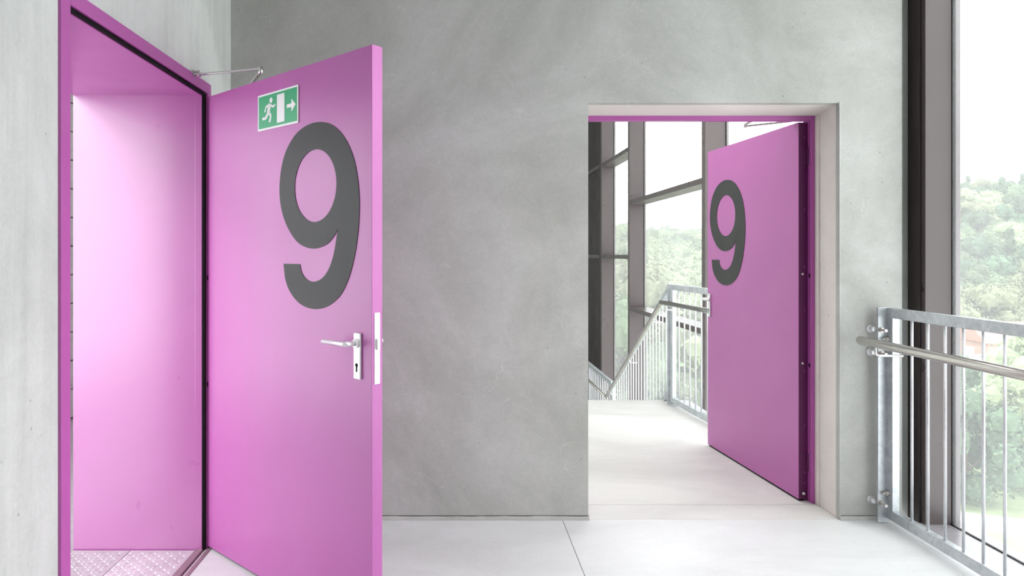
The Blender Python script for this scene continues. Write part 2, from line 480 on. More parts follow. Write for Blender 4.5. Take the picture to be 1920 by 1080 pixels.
# ================================================================== LEFT DOOR  (door_1)
d1 = struct_e('door_1', 'magenta steel door with a big 9 standing half open in the left wall', 'door', (XL, 3.33, 0))
def dl(bm, name, mat, label=None, parent=None):
    """mesh given in world coordinates, parented below door_1"""
    bmesh.ops.translate(bm, verts=bm.verts[:], vec=-Vector(d1.location))
    return obj(name, bm, mat, parent or d1, label)
ZT = EYE+0.746           # head rebate
fj = dl(bx(bx(bmesh.new(), XL-0.06, XL+0.010, 2.095, 2.146, -0.01, EYE+0.798, 0.0015), XL-0.08, XL-0.022, 2.140, 2.158, -0.01, ZT-0.012, 0.001), 'frame_jamb', M['purple'])
fj2 = dl(bx(bmesh.new(), XL-0.055, XL+0.010, 3.326, 3.372, 0.0, EYE+0.798, 0.0015), 'frame_jamb', M['purple'])
dl(bx(bmesh.new(), XL-0.055, XL+0.0102, 2.146, 3.326, ZT+0.004, EYE+0.798, 0.0015), 'frame_head', M['purple'])
# seals in the rebate
dl(box(XL-0.0125, XL+0.002, 3.312, 3.3262, 0.0, ZT+0.001, 0.002), 'door_seal', M['seal'], 'black rubber seal')
dl(box(XL-0.0125, XL+0.002, 2.147, 3.315, ZT-0.009, ZT+0.0045, 0.002), 'door_seal', M['seal'], 'black rubber seal')
# deep lining
dl(bx(bx(bmesh.new(), -1.785, -1.218, 3.322, 3.345, -0.012, ZT, 0.001), -1.215, -1.1825, 3.312, 3.330, -0.012, ZT-0.005, 0.0015), 'side_lining', M['lining'])
dl(bx(bx(bmesh.new(), -1.785, -1.218, 2.10, 3.34, ZT-0.006, ZT+0.03, 0.001), -1.219, -1.1825, 2.15, 3.318, ZT-0.012, ZT+0.002, 0.001), 'head_lining', M['purple'])
dl(box(-1.785, -1.235, 2.10, 2.135, -0.012, ZT, 0.001), 'side_lining', M['lining'])
# security bolt sockets on the far jamb
for zz in (EYE-0.109, EYE-0.604):
    bm = bmesh.new()
    tube(bm, [(XL+0.008, 3.3335, zz), (XL+0.0115, 3.3335, zz)], 0.0135, 16)
    dl(bm, 'bolt_socket', M['seal'], 'dark round bolt socket')
# threshold profile
bm = bmesh.new()
bx(bm, -1.213, -1.178, 2.10, 3.318, -0.012, 0.004, 0.002)
bx(bm, -1.178, -1.162, 2.10, 3.33, -0.02, -0.004, 0.001)
bx(bm, -1.162, -1.142, 2.10, 3.33, -0.012, 0.003, 0.0015)
dl(bm, 'threshold', M['threshold'], 'dull mauve metal threshold')
for (a, b, c, s) in ((-1.15, 3.35, 0.004, 0.010), (-1.133, 3.345, 0.003, 0.008), (-1.165, 3.34, 0.003, 0.006)):
    bm = bmesh.new(); bmesh.ops.create_icosphere(bm, subdivisions=2, radius=s)
    for v in bm.verts: v.co = Vector((v.co.x, v.co.y, v.co.z*0.6))*random.uniform(0.85, 1.15)+Vector((a, b, c))
    dl(bm, 'grout_crumb', M['grout'], 'pale crumb of grout')

def nine_mesh(w, h, ext):
    """numeral 9, x to the right, z up from its bottom-left; real thickness ext"""
    def cr(pts, closed):
        out = []
        n = len(pts)
        rng = n if closed else n-1
        for i in range(rng):
            P = [pts[(i+k-1) % n] if closed else pts[min(max(i+k-1, 0), n-1)] for k in range(4)]
            for s in range(6):
                t = s/6
                out.append(tuple(0.5*((2*P[1][a])+(-P[0][a]+P[2][a])*t+(2*P[0][a]-5*P[1][a]+4*P[2][a]-P[3][a])*t*t+(-P[0][a]+3*P[1][a]-3*P[2][a]+P[3][a])*t**3) for a in (0, 1)))
        if not closed: out.append(pts[-1])
        return out
    outer = cr([(.755, .575), (.715, .61), (.62, .655), (.45, .676), (.265, .645), (.12, .56), (.03, .455), (.0, .338), (.03, .21), (.11, .11), (.26, .03), (.47, 0),
                (.68, .03), (.84, .115), (.95, .245), (1.0, .42), (.985, .60), (.92, .77), (.81, .90), (.65, .975), (.47, 1.0), (.29, .98), (.155, .92), (.085, .85), (.058, .76)], False)
    tail = cr([(.283, .76), (.305, .805), (.365, .84), (.455, .854), (.56, .835), (.645, .785), (.71, .70), (.755, .575)], False)
    o_ = outer+tail[:-1]
    hole = [(.476+.264*math.cos(2*PI*k/48), .339+.1945*math.sin(2*PI*k/48)) for k in range(48)]
    cu = bpy.data.curves.new('nine_c', 'CURVE'); cu.dimensions = '2D'; cu.fill_mode = 'BOTH'; cu.extrude = ext/2
    for loop in (o_, hole):
        sp = cu.splines.new('POLY'); sp.points.add(len(loop)-1); sp.use_cyclic_u = True
        for p, (a, b) in zip(sp.points, loop): p.co = (a*w, (1-b)*h, 0, 1)
    to = bpy.data.objects.new('tmpc', cu)
    me = bpy.data.meshes.new_from_object(to)
    bpy.data.objects.remove(to); bpy.data.curves.remove(cu)
    bm = bmesh.new(); bm.from_mesh(me); bpy.data.meshes.remove(me)
    bm.transform(Matrix.Rotation(PI/2, 4, 'X'))   # now x right, z up, faces -y
    return bm

LW, LT = 1.165, 0.052
Z0, Z1 = 0.012, EYE+0.7335
# generic leaf, local frame: x from hinge to free edge, visible face at y = 0 facing -y, body behind (+y)
def leaf(parent, flip, width, u_mul=1.0, number_dy=0):
    """flip=False: reading direction is +x (left leaf); flip=True: reading direction is -x (right leaf, mirrored layout)"""
    lf = obj('door_leaf', None or leaf_bm(width, flip), M['purple_leaf'], parent)
    return lf
def leaf_bm(width, flip):
    bm = bmesh.new()
    s = -1 if flip else 1
    def b(x0, x1, y0, y1, z0, z1, bev):
        if flip: x0, x1 = -x1, -x0
        bx(bm, x0, x1, y0, y1, z0, z1, bev)
    b(0.0, width, 0, 0.044, Z0, Z1, 0.0015)
    b(0.012, width-0.006, 0.0435, LT, Z0, Z1-0.002, 0.0015)
    return bm

def fit_handle(lf, sgn, ux, zc):
    """lever handle with long plate on the visible face (y<0). sgn: direction of the lever along x (towards hinge)"""
    h = obj('door_handle', bx(bmesh.new(), ux-0.019, ux+0.019, -0.009, 0.0, zc-0.128, zc+0.036, 0.003), M['satin'], lf, 'satin metal lever handle on a long plate')
    bm = bmesh.new()
    tube(bm, arc_path([(ux, -0.006, zc), (ux, -0.058, zc), (ux+sgn*0.132, -0.060, zc)], 0.014), 0.0095, 14)
    tube(bm, [(ux, -0.008, zc), (ux, -0.018, zc)], 0.016, 16)
    me = bpy.data.meshes.new('lev'); bm.to_mesh(me); bm.free()
    b2 = bmesh.new(); b2.from_mesh(h.data); b2.from_mesh(me)
    # keyhole drawn as real recess-coloured insert is a separate mesh below
    b2.to_mesh(h.data); b2.free(); bpy.data.meshes.remove(me)
    kb = bmesh.new()
    tube(kb, [(ux, -0.0088, zc-0.078), (ux, -0.0098, zc-0.078)], 0.0075, 14)
    bx(kb, ux-0.0038, ux+0.0038, -0.0098, -0.0088, zc-0.102, zc-0.078)
    obj('keyhole', kb, M['seal'], lf, 'dark keyhole')
    # lever on the other face
    bm = bmesh.new()
    bx(bm, ux-0.019, ux+0.019, LT, LT+0.009, zc-0.128, zc+0.036, 0.003)
    tube(bm, arc_path([(ux, LT+0.006, zc), (ux, LT+0.058, zc), (ux+sgn*0.132, LT+0.060, zc)], 0.014), 0.0095, 14)
    obj('door_handle', bm, M['satin'], lf, 'satin metal lever handle on a long plate')
    return h

# left leaf: local +x from hinge to free edge
PHI = math.radians(46)
lf1 = obj('door_leaf', leaf_bm(1.20, False), M['purple_leaf'], d1)
# direction (sin, -cos): rotation about z so that local x -> that direction
lf1.location = Vector((XL+0.010, 3.328, 0))-Vector(d1.location)
lf1.rotation_euler = (0, 0, math.atan2(-math.cos(PHI), math.sin(PHI)))
# with local x = (sin,-cos), local y = (cos, sin): visible face (towards -y) looks left/camera -> correct
n1 = obj('number_nine', nine_mesh(0.519, 0.713, 0.002), M['vinyl'], lf1, 'large charcoal numeral 9')
n1.location = (0.612, -0.0012, EYE-0.209)
fit_handle(lf1, -1, 1.125, EYE-0.316)
bm = bmesh.new()
bx(bm, 1.1995, 1.2025, 0.010, 0.034, EYE-0.455, EYE-0.205, 0.0008)
bx(bm, 1.2015, 1.2120, 0.015, 0.029, EYE-0.335, EYE-0.295, 0.003)
obj('lock_plate', bm, M['satin'], lf1, 'satin metal lock faceplate on the leaf edge')
obj('bottom_seal', box(0.01, 1.19, 0.012, 0.036, 0.003, 0.0125), M['seal'], lf1, 'black brush seal under the leaf')
for zz in (EYE-0.109, EYE-0.604):
    bm = tube(bmesh.new(), [(-0.001, 0.02, zz), (-0.008, 0.02, zz)], 0.008, 12)
    obj('security_pin', bm, M['purple'], lf1)
# closer body on the hidden face
bm = bx(bmesh.new(), 0.10, 0.36, LT, LT+0.045, EYE+0.655, EYE+0.715, 0.006)
obj('closer_body', bm, M['satin'], lf1, 'silver door closer body')
# closer arms (world coords)
def arm(p, q, w=0.017, t=0.006):
    p = Vector(p); q = Vector(q); d = q-p; ln = d.length
    m = Matrix.Translation(p) @ d.to_track_quat('X', 'Z').to_matrix().to_4x4()
    return box(-0.008, ln+0.008, -w/2, w/2, -t/2, t/2, 0.0015, m)
PA = Vector((XL+0.018, 3.15, EYE+0.792)); PB = Vector((-0.852, 3.10, EYE+0.803))
lw = lf1.location+Vector(d1.location)
dx = Vector((math.sin(PHI), -math.cos(PHI), 0)); dy = Vector((math.cos(PHI), math.sin(PHI), 0))
PC = Vector(lw)+dx*0.20+dy*(LT+0.025)+Vector((0, 0, EYE+0.735))
ca = dl(arm(PA+Vector((0.012, 0, 0.002)), PB, 0.014, 0.009), 'closer_arm', M['chrome'], 'polished steel closer arm')
dl(arm(PB-Vector((0, 0, 0.012)), PC, 0.016, 0.006), 'closer_arm', M['steel'], 'steel closer arm')
bm = tube(bmesh.new(), [PB+Vector((0, 0, -0.022)), PB+Vector((0, 0, 0.010))], 0.010, 14)
dl(bm, 'closer_joint', M['chrome'])
bm = bx(bmesh.new(), XL+0.009, XL+0.036, 3.128, 3.172, EYE+0.788, EYE+0.793, 0.001)
bx(bm, XL+0.009, XL+0.036, 3.128, 3.172, EYE+0.801, EYE+0.806, 0.001)
bx(bm, XL+0.007, XL+0.014, 3.128, 3.172, EYE+0.783, EYE+0.810, 0.001)
tube(bm, [(XL+0.028, 3.15, EYE+0.784), (XL+0.028, 3.15, EYE+0.810)], 0.007, 12)
dl(bm, 'closer_bracket', M['chrome'], 'small forked steel bracket')
dl(tube(bmesh.new(), [PC+Vector((0, 0, -0.03)), PC+Vector((0, 0, 0.006))], 0.011, 12), 'closer_spindle', M['steel'])

# escape sign fixed to the left leaf (own thing)
sw, sh = 0.30, 0.15
sg = empty('exit_sign')
tag(sg, 'green and white running-man escape sign above the 9 on the left door', 'sign')
sg.rotation_euler = lf1.rotation_euler
sg.location = Vector(lw)+dx*0.45+Vector((0, 0, EYE+0.517))-dy*0.0045
obj('sign_plate', box(0, sw, 0, 0.004, 0, sh, 0.001), M['white'], sg)
obj('green_field', box(0.008, sw-0.008, -0.0008, 0.0005, 0.008, sh-0.008), M['green'], sg, 'green printed field')
def flat_poly(pts, y0=-0.0016, y1=-0.0005):
    bm = bmesh.new()
    a = [bm.verts.new((x, y0, z)) for x, z in pts]; b = [bm.verts.new((x, y1, z)) for x, z in pts]
    bm.faces.new(a); bm.faces.new(b[::-1])
    n = len(pts)
    for i in range(n): bm.faces.new((a[i], a[(i+1) % n], b[(i+1) % n], b[i]))
    return bm
def bar2(p, q, w, y0=-0.0016, y1=-0.0005):
    (x0, z0), (x1, z1) = p, q; l = math.hypot(x1-x0, z1-z0); nx, nz = -(z1-z0)/l*w/2, (x1-x0)/l*w/2
    return [(x0+nx, z0+nz), (x1+nx, z1+nz), (x1-nx, z1-nz), (x0-nx, z0-nz)]
man = bmesh.new()
def addp(pts):
    t = flat_poly(pts); me = bpy.data.meshes.new('t'); t.to_mesh(me); t.free(); man.from_mesh(me); bpy.data.meshes.remove(me)
hx, hz = 0.105, 0.117
addp([(hx+0.011*math.cos(k*PI/8), hz+0.011*math.sin(k*PI/8)) for k in range(16)])
for p, q, w in (((0.097, 0.104), (0.083, 0.066), 0.021), ((0.083, 0.070), (0.104, 0.054), 0.013), ((0.104, 0.054), (0.094, 0.028), 0.011),
                ((0.082, 0.066), (0.062, 0.047), 0.013), ((0.062, 0.047), (0.038, 0.048), 0.011),
                ((0.094, 0.100), (0.122, 0.088), 0.009), ((0.122, 0.088), (0.137, 0.096), 0.008),
                ((0.090, 0.100), (0.066, 0.094), 0.009), ((0.066, 0.094), (0.056, 0.074), 0.008)):
    addp(bar2(p, q, w))
obj('running_man', man, M['white'], sg, 'white running figure')
obj('door_symbol', flat_poly([(0.150, 0.018), (0.205, 0.018), (0.205, 0.132), (0.150, 0.132)]), M['white'], sg, 'white door opening symbol')
ar = flat_poly([(0.222, 0.068), (0.255, 0.068), (0.255, 0.050), (0.284, 0.075), (0.255, 0.100), (0.255, 0.082), (0.222, 0.082)])
obj('arrow_symbol', ar, M['white'], sg, 'white arrow')

# ================================================================== RIGHT DOOR  (door_2)
d2 = struct_e('door_2', 'magenta steel door with a charcoal 9 open in the back wall doorway', 'door', (1.95, 3.95, 0))
def dr(bm, name, mat, label=None, parent=None):
    bmesh.ops.translate(bm, verts=bm.verts[:], vec=-Vector(d2.location))
    return obj(name, bm, mat, parent or d2, label)
def jamb_profile(xf, xi, sgn):
    bm = bmesh.new()
    # face towards corridor and inner face, with a rebate step
    bx(bm, min(xf, xi), max(xf, xi), 3.928, 3.972, 0, EYE+0.764, 0.0015)
    return bm
dr(jamb_profile(1.976, 1.947, 1), 'frame_jamb', M['purple'])
dr(jamb_profile(0.682, 0.712, -1), 'frame_jamb', M['purple'])
dr(bx(bx(bmesh.new(), 0.712, 1.947, 3.928, 3.972, EYE+0.736, EYE+0.7638, 0.0015), 0.712, 1.947, 3.972, 4.02, EYE+0.745, EYE+0.764, 0.0015), 'frame_head', M['purple'])
dr(bx(bmesh.new(), 1.952, 1.976, 3.972, 4.03, 0, EYE+0.764, 0.001), 'frame_back_jamb', M['purple'])
lf2 = obj('door_leaf', leaf_bm(1.163, True), M['purple_leaf'], d2)
# local: x from free(-) ... hinge at 0 with body to -x; face at y=0 looking -y.  Map: local -x -> direction of leaf (-.097,1.159)
hv = Vector((1.894, 3.965, 0)); fv = Vector((1.797, 5.124, 0))
dd = (fv-hv).normalized()
lf2.location = hv-Vector(d2.location)
lf2.rotation_euler = (0, 0, math.atan2(-dd.y, -dd.x))
n2 = obj('number_nine', nine_mesh(0.519, 0.713, 0.002), M['vinyl'], lf2, 'large charcoal numeral 9')
n2.location = (-1.124, -0.0012, EYE-0.209)
fit_handle(lf2, 1, -1.127, EYE-0.316)
obj('edge_shade', box(-0.001, 0.0008, 0.002, 0.0435, 0.014, Z1-0.004), M['purple_shade'], lf2, 'hinge-side edge with recess shade painted in dark magenta')
obj('rebate_shade', box(-0.002, 0.0008, 0.043, 0.053, 0.014, Z1-0.004), M['purple_shade'], lf2)  # same painted shade carried over the rebate
obj('bottom_seal', box(-1.155, -0.006, 0.006, 0.036, 0.002, 0.0125), M['seal'], lf2, 'black brush seal under the leaf')
# fixings on the edge painted dark as recess shade (hinge side edge faces the viewer)
for zz in (EYE-0.109, EYE-0.604):
    obj('security_pin', tube(bmesh.new(), [(-0.001, 0.02, zz), (0.009, 0.02, zz)], [0.008, 0.006], 14), M['steel'], lf2)
for zz in (2.02, 1.62, 1.30, 1.06, 0.72, 0.42, 0.16, 0.10):
    obj('edge_screw', tube(bmesh.new(), [(-0.001, 0.036, zz), (0.0018, 0.036, zz)], 0.0035, 10), M['purple'], lf2)
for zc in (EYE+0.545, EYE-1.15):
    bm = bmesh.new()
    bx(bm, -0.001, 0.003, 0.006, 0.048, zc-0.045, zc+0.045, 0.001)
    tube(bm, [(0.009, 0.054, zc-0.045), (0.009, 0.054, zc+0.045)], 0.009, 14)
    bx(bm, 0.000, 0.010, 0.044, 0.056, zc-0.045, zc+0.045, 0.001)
    obj('hinge', bm, M['purple_shade'], lf2)
obj('drop_seal_screw', tube(bmesh.new(), [(0.0, 0.026, 0.045), (0.012, 0.026, 0.045)], [0.011, 0.007], 12), M['chrome'], lf2, 'steel adjusting screw')
for zz in (EYE-0.117, EYE-0.612):
    dr(box(1.9462, 1.9475, 3.940, 3.956, zz-0.011, zz+0.011), 'bolt_socket', M['seal'], 'dark bolt slot')
dr(arm((1.925, 4.13, EYE+0.768), (1.690, 4.190, EYE+0.752), 0.014, 0.009), 'closer_arm', M['zinc'], 'steel closer arm')
dr(arm((1.690, 4.190, EYE+0.762), (1.70, 4.03, EYE+0.775), 0.014, 0.009), 'closer_arm', M['zinc'], 'steel closer arm')
dr(tube(bmesh.new(), [(1.690, 4.190, EYE+0.744), (1.690, 4.190, EYE+0.770)], 0.008, 12), 'closer_joint', M['steel'])
dr(bx(bmesh.new(), 1.945, 1.985, 4.06, 4.30, EYE+0.69, EYE+0.745, 0.004), 'closer_body', M['satin'])

# ================================================================== FACADE: fins, transoms, glass
ZB, ZTOP = -3.2, 5.0
def window(n, label, y0, y1, zlo, zhi, transoms, fin=None, xi=2.31, xo=2.53, fd=0.09, extra=None):
    """bay between y0 (near) and y1 (far); the fin stands at the far end"""
    w = struct_e('window_%d' % n, label, 'window', (XG, y1, max(zlo, 0) if n < 3 else zlo))
    def a(bm, name, mat, lb=None):
        bmesh.ops.translate(bm, verts=bm.verts[:], vec=-Vector(w.location)); return obj(name, bm, mat, w, lb)
    if fin is None:
        fo = bmesh.new(); bx(fo, xi, xo-0.028, y1, y1+fd, zlo, zhi, 0.002); a(fo, 'mullion', M['fin'])
        fo = bmesh.new(); bx(fo, xo-0.022, xo, y1-0.012, y1+fd+0.012, zlo, zhi, 0.002); a(fo, 'glazing_bar', M['fin'])
        a(box(xo-0.029, xo-0.021, y1+0.003, y1+fd-0.003, zlo, zhi), 'gasket', M['seal'])
    edges = [zlo]
    for t0 in sorted(transoms):
        bm = bx(bmesh.new(), xi, xo-0.002, y0+0.001, y1-0.001, t0, t0+0.056, 0.002); a(bm, 'transom', M['fin'])
        edges.append(t0+0.028)
    edges.append(zhi)
    for e0, e1 in zip(edges, edges[1:]):
        a(box(XG-0.004, XG+0.004, y0+0.002, y1-0.014, e0, e1), 'glass_pane', M['glass'])
    return w, a
NF = 3.63
w1, a1 = window(1, 'tall corridor window right of the railing', -0.6, NF, -0.012, CH, [], fin=True)
a1(box(2.378, 2.513, NF, YB+0.058, -0.012, CH, 0.002), 'mullion', M['fin'], 'brown-grey steel column against the wall')
a1(box(2.366, 2.379, NF+0.03, YB+0.058, -0.012, CH, 0.001), 'mullion_flange', M['fin_dark'])
a1(box(2.512, 2.521, NF-0.004, NF+0.03, -0.012, CH), 'gasket', M['seal'])
a1(box(2.520, 2.545, NF-0.018, NF+0.04, -0.012, CH, 0.002), 'glazing_bar', M['fin'])
a1(box(2.505, 2.519, -0.6, NF, -0.013, 0.001), 'gasket', M['seal'])
a1(box(2.28, 2.505, -5.0, YB-0.02, -0.03, -0.003, 0.001), 'sill_plate', M['sill'])
a1(box(2.519, 2.60, -0.6, NF+0.04, -0.03, -0.006, 0.001), 'outer_sill', M['sill'])
for yy in (0.66,):
    a1(box(2.363, 2.532, yy, yy+0.07, -0.012, CH, 0.002), 'mullion', M['fin'])
window(2, 'first stairwell window hidden partly behind the open right door', YB+0.1, 6.66, ZB, ZTOP, [])
window(3, 'stairwell window with two transoms seen through the doorway', 6.75, 9.58, ZB, ZTOP, [EYE+0.668-1.43*2, EYE-0.757, EYE+0.668, EYE+0.668+1.43])
w4, a4 = window(4, 'narrow farthest stairwell window', 9.67, 11.42, ZB, ZTOP, [EYE-0.062, EYE+1.395, EYE+1.395+1.45])
a4(box(2.31, 2.53, 11.515, 13.6, ZB, ZTOP), 'side_panel', M['fin_dark'], 'dark brown metal panel')
for t0 in (EYE-0.062, EYE+1.395):
    a4(box(2.295, 2.53, 11.515, 13.5, t0, t0+0.056, 0.002), 'transom', M['fin'])

# ================================================================== RAILINGS
def clamp_bolts(bm_parent, pts_ax, r=0.011):
    pass

# ---- near railing (along y, x ~ 2.19..2.23)
rl = empty('railing', (2.21, 3.62, 0))
tag(rl, 'galvanised steel railing with stainless handrail in front of the right window', 'railing')
def ra(bm, name, mat, label=None, parent=None):
    bmesh.ops.translate(bm, verts=bm.verts[:], vec=-Vector(rl.location)); return obj(name, bm, mat, parent or rl, label)
YN = -1.2     # near end, behind the viewer
zt, zb = EYE-0.272, EYE-1.345
ra(bx(bmesh.new(), 2.146, 2.197, 3.643, 3.655, 0.003, EYE-0.270, 0.001), 'wall_post', M['galv'], 'flat galvanised bar bolted off the wall')
ra(box(2.192, 2.227, YN, 3.651, zt-0.05, zt, 0.002), 'top_rail', M['galv'])
ra(box(2.192, 2.227, YN, 3.651, zb, zb+0.05, 0.002), 'bottom_rail', M['galv'])
ra(box(2.192, 2.227, 3.598, 3.65, zb+0.05, zt-0.05, 0.001), 'stile', M['galv'])
ra(box(2.192, 2.227, YN, YN+0.05, zb+0.05, zt-0.05, 0.001), 'stile', M['galv'])
bb = tube(bmesh.new(), [(0, 0, zb+0.045), (0, 0, zt-0.045)], 0.0062, 12)
me_b = obj('baluster', bb, M['galv_rod'], rl); me_b.location = (0, 3.472-3.62, 0)
y = 3.472-0.1178; 
while y > YN+0.1:
    c = me_b.copy(); col.objects.link(c); c.parent = rl; c.location = (0, y-3.62, 0); y -= 0.1178
for yy in (2.0, 0.2):
    ra(box(2.227, 2.275, yy, yy+0.012, -0.003, zt-0.1, 0.001), 'floor_post', M['galv'])
HX, HZ = 2.05, EYE-0.4365
ra(tube(bmesh.new(), [(HX, 3.640, HZ), (HX, 3.634, HZ), (HX, YN, HZ)], [0.0195, 0.0212, 0.0212], 28), 'handrail', M['rail_tube'], 'round brushed stainless handrail')
def bracket(x, y, z):
    return tube(bmesh.new(), arc_path([(x+0.0, y, z-0.018), (x+0.0, y, z-0.062), (2.196, y, z-0.064)], 0.02), 0.006, 12)
for yy in (3.52, 2.4, 1.2, 0.0):
    ra(bracket(HX+0.01, yy, HZ), 'handrail_bracket', M['steel'])
def bolt(x, y0, y1, z, head=True):
    bm = bmesh.new()
    tube(bm, [(x, y0, z), (x, y1, z)], 0.008, 12)
    return bm
for zz, off in ((EYE-0.385, 0.0), (EYE-0.505, 0.0), (EYE-1.268, 0.0)):
    bm = bmesh.new()
    tube(bm, [(2.162, 3.605, zz), (2.162, YB-0.004, zz)], 0.0065, 12)
    tube(bm, [(2.162, 3.630, zz), (2.162, 3.642, zz)], 0.0125, 6)
    tube(bm, [(2.162, 3.600, zz), (2.162, 3.612, zz)], 0.008, 12)
    tube(bm, [(2.162, 3.640, zz), (2.162, 3.6432, zz)], 0.017, 18)
    ra(bm, 'anchor_bolt', M['zinc'])
    bm = tube(bmesh.new(), [(2.137, 3.660, zz+0.002), (2.137, YB-0.0, zz+0.002)], 0.011, 16)
    tube(bm, [(2.137, YB-0.006, zz+0.002), (2.137, YB+0.001, zz+0.002)], 0.021, 20)
    ra(bm, 'wall_spacer', M['satin'], 'round metal wall spacer')
for zz in (EYE-0.43, EYE-1.215):
    bm = tube(bmesh.new(), [(2.175, 3.63, zz), (2.20, 3.63, zz)], 0.013, 6)
    tube(bm, [(2.160, 3.63, zz), (2.20, 3.63, zz)], 0.007, 10)
    ra(bm, 'clamp_bolt', M['zinc'])

# ---- far railings
def oriented(p0, p1):
    """matrix: local x from p0 to p1 horizontally"""
    d = Vector(p1)-Vector(p0); a = math.atan2(d.y, d.x)
    return a, d.length
# landing railing, from (1.957,6.50) towards the viewer
P0 = Vector((1.957, 6.50, 0)); Pn = Vector((2.145, 4.15, 0))
r2 = empty('railing', P0)
tag(r2, 'galvanised landing railing behind the open right door', 'railing')
ang, LN = oriented(P0, Pn); r2.rotation_euler = (0, 0, ang)
# local x along the rail (towards viewer), local y: right-hand side.
obj('top_rail', box(0, LN, -0.018, 0.018, zt-0.05, zt, 0.002), M['galv'], r2)
obj('bottom_rail', box(0, LN, -0.018, 0.018, zb, zb+0.05, 0.002), M['galv'], r2)
obj('stile', box(0, 0.05, -0.018, 0.018, zb+0.05, zt-0.05, 0.001), M['galv'], r2)
obj('stile', box(LN-0.05, LN, -0.018, 0.018, zb+0.05, zt-0.05, 0.001), M['galv'], r2)
b0 = obj('baluster', tube(bmesh.new(), [(0, 0, zb+0.045), (0, 0, zt-0.045)], 0.0062, 10), M['galv_rod'], r2)
b0.location = (0.16, 0, 0); x = 0.16+0.118
while x < LN-0.08:
    c = b0.copy(); col.objects.link(c); c.parent = r2; c.location = (x, 0, 0); x += 0.118
sd = 1 if (Matrix.Rotation(ang, 4, 'Z') @ Vector((0, 1, 0))).x < 0 else -1   # side towards the door
obj('handrail', tube(bmesh.new(), arc_path([(-0.03, sd*0.095, HZ), (LN-0.15, sd*0.095, HZ)], 0.01), 0.0212, 20), M['rail_tube'], r2, 'round brushed stainless handrail')
for x in (0.10, 1.0, 1.9):
    obj('handrail_bracket', tube(bmesh.new(), arc_path([(x, sd*0.095, HZ-0.018), (x, sd*0.095, HZ-0.06), (x, 0, HZ-0.06)], 0.02), 0.006, 10), M['steel'], r2)
for zz in (EYE-0.44, EYE-1.16):
    obj('clamp_bolt', tube(bmesh.new(), [(-0.03, 0, zz), (0.0, 0, zz)], 0.014, 8), M['zinc'], r2)
obj('corner_post', box(-0.042, -0.02, -0.03, 0.03, 0.0, zt, 0.001), M['galv'], r2)
obj('post_foot', box(-0.05, 0.06, -0.035, 0.035, 0.0005, 0.02, 0.002), M['galv'], r2)

# stair railing: slopes down from (1.957, 6.56) to y=8.95
SL = (1.79-0.449)/2.41
XS = 1.955
r3 = empty('railing', (XS, 6.56, 0))
tag(r3, 'sloping galvanised stair railing with stainless handrail going down', 'railing')
LS = 8.98-6.56
def shear_box(y0, y1, x0, x1, z0, z1):
    bm = bmesh.new()
    pts = []
    for yy in (y0, y1):
        for xx in (x0, x1):
            for zz in (z0, z1):
                pts.append(bm.verts.new((xx, yy, zz-SL*yy)))
    for f in ((0, 1, 3, 2), (4, 6, 7, 5), (0, 4, 5, 1), (2, 3, 7, 6), (1, 5, 7, 3), (0, 2, 6, 4)):
        bm.faces.new([pts[i] for i in f])
    return bm
ZTS = EYE-0.285
obj('top_rail', shear_box(0.0, LS, -0.018, 0.018, ZTS-0.055, ZTS), M['galv'], r3)
obj('bottom_rail', shear_box(0.0, LS, -0.018, 0.018, 0.07, 0.125), M['galv'], r3)
obj('stile', shear_box(0.0, 0.04, -0.017, 0.017, 0.12, ZTS-0.05), M['galv'], r3)
obj('stile', shear_box(LS-0.045, LS, -0.017, 0.017, 0.12, ZTS-0.05), M['galv'], r3)
b0 = obj('baluster', tube(bmesh.new(), [(0, 0, 0.10), (0, 0, ZTS-0.04)], 0.0062, 10), M['galv_rod'], r3)
yy = 0.12; b0.location = (0, yy, -SL*yy); yy += 0.113
while yy < LS-0.05:
    c = b0.copy(); col.objects.link(c); c.parent = r3; c.location = (0, yy, -SL*yy); yy += 0.113
hh = EYE-0.449
obj('handrail', tube(bmesh.new(), [(-0.085, -0.03, hh+0.012), (-0.085, 0.0, hh), (-0.085, 2.39, hh-SL*2.39), (-0.085, 2.42, hh-SL*2.39-0.004)], 0.0212, 20), M['rail_tube'], r3, 'round brushed stainless handrail')
for yy in (0.25, 1.2, 2.15):
    z_ = hh-SL*yy
    obj('handrail_bracket', tube(bmesh.new(), arc_path([(-0.085, yy, z_-0.018), (-0.085, yy, z_-0.06), (0, yy, z_-0.06)], 0.02), 0.006, 10), M['steel'], r3)
obj('end_post', box(-0.03, 0.03, -0.018, -0.004, 0.0, ZTS+0.01, 0.001), M['galv'], r3)

# lower landing railing
r4 = empty('railing', (XS, 9.02, -1.32))
tag(r4, 'level galvanised railing on the lower landing at far left of the doorway', 'railing')
zl = EYE-1.60+1.32
obj('top_rail', box(-0.018, 0.018, 0, 3.4, zl-0.05, zl, 0.002), M['galv'], r4)
obj('bottom_rail', box(-0.018, 0.018, 0, 3.4, 0.03, 0.08, 0.002), M['galv'], r4)
obj('stile', box(-0.017, 0.017, 0, 0.05, 0.08, zl-0.05, 0.001), M['galv'], r4)
obj('stile', box(-0.017, 0.017, 3.35, 3.4, 0.08, zl-0.05, 0.001), M['galv'], r4)
b0 = obj('baluster', tube(bmesh.new(), [(0, 0, 0.07), (0, 0, zl-0.04)], 0.0062, 10), M['galv_rod'], r4)
yy = 0.14; b0.location = (0, yy, 0); yy += 0.118
while yy < 3.3:
    c = b0.copy(); col.objects.link(c); c.parent = r4; c.location = (0, yy, 0); yy += 0.118
obj('handrail', tube(bmesh.new(), [(-0.085, -0.06, EYE-1.79+1.32), (-0.085, 3.3, EYE-1.79+1.32)], 0.0212, 18), M['rail_tube'], r4, 'round brushed stainless handrail')

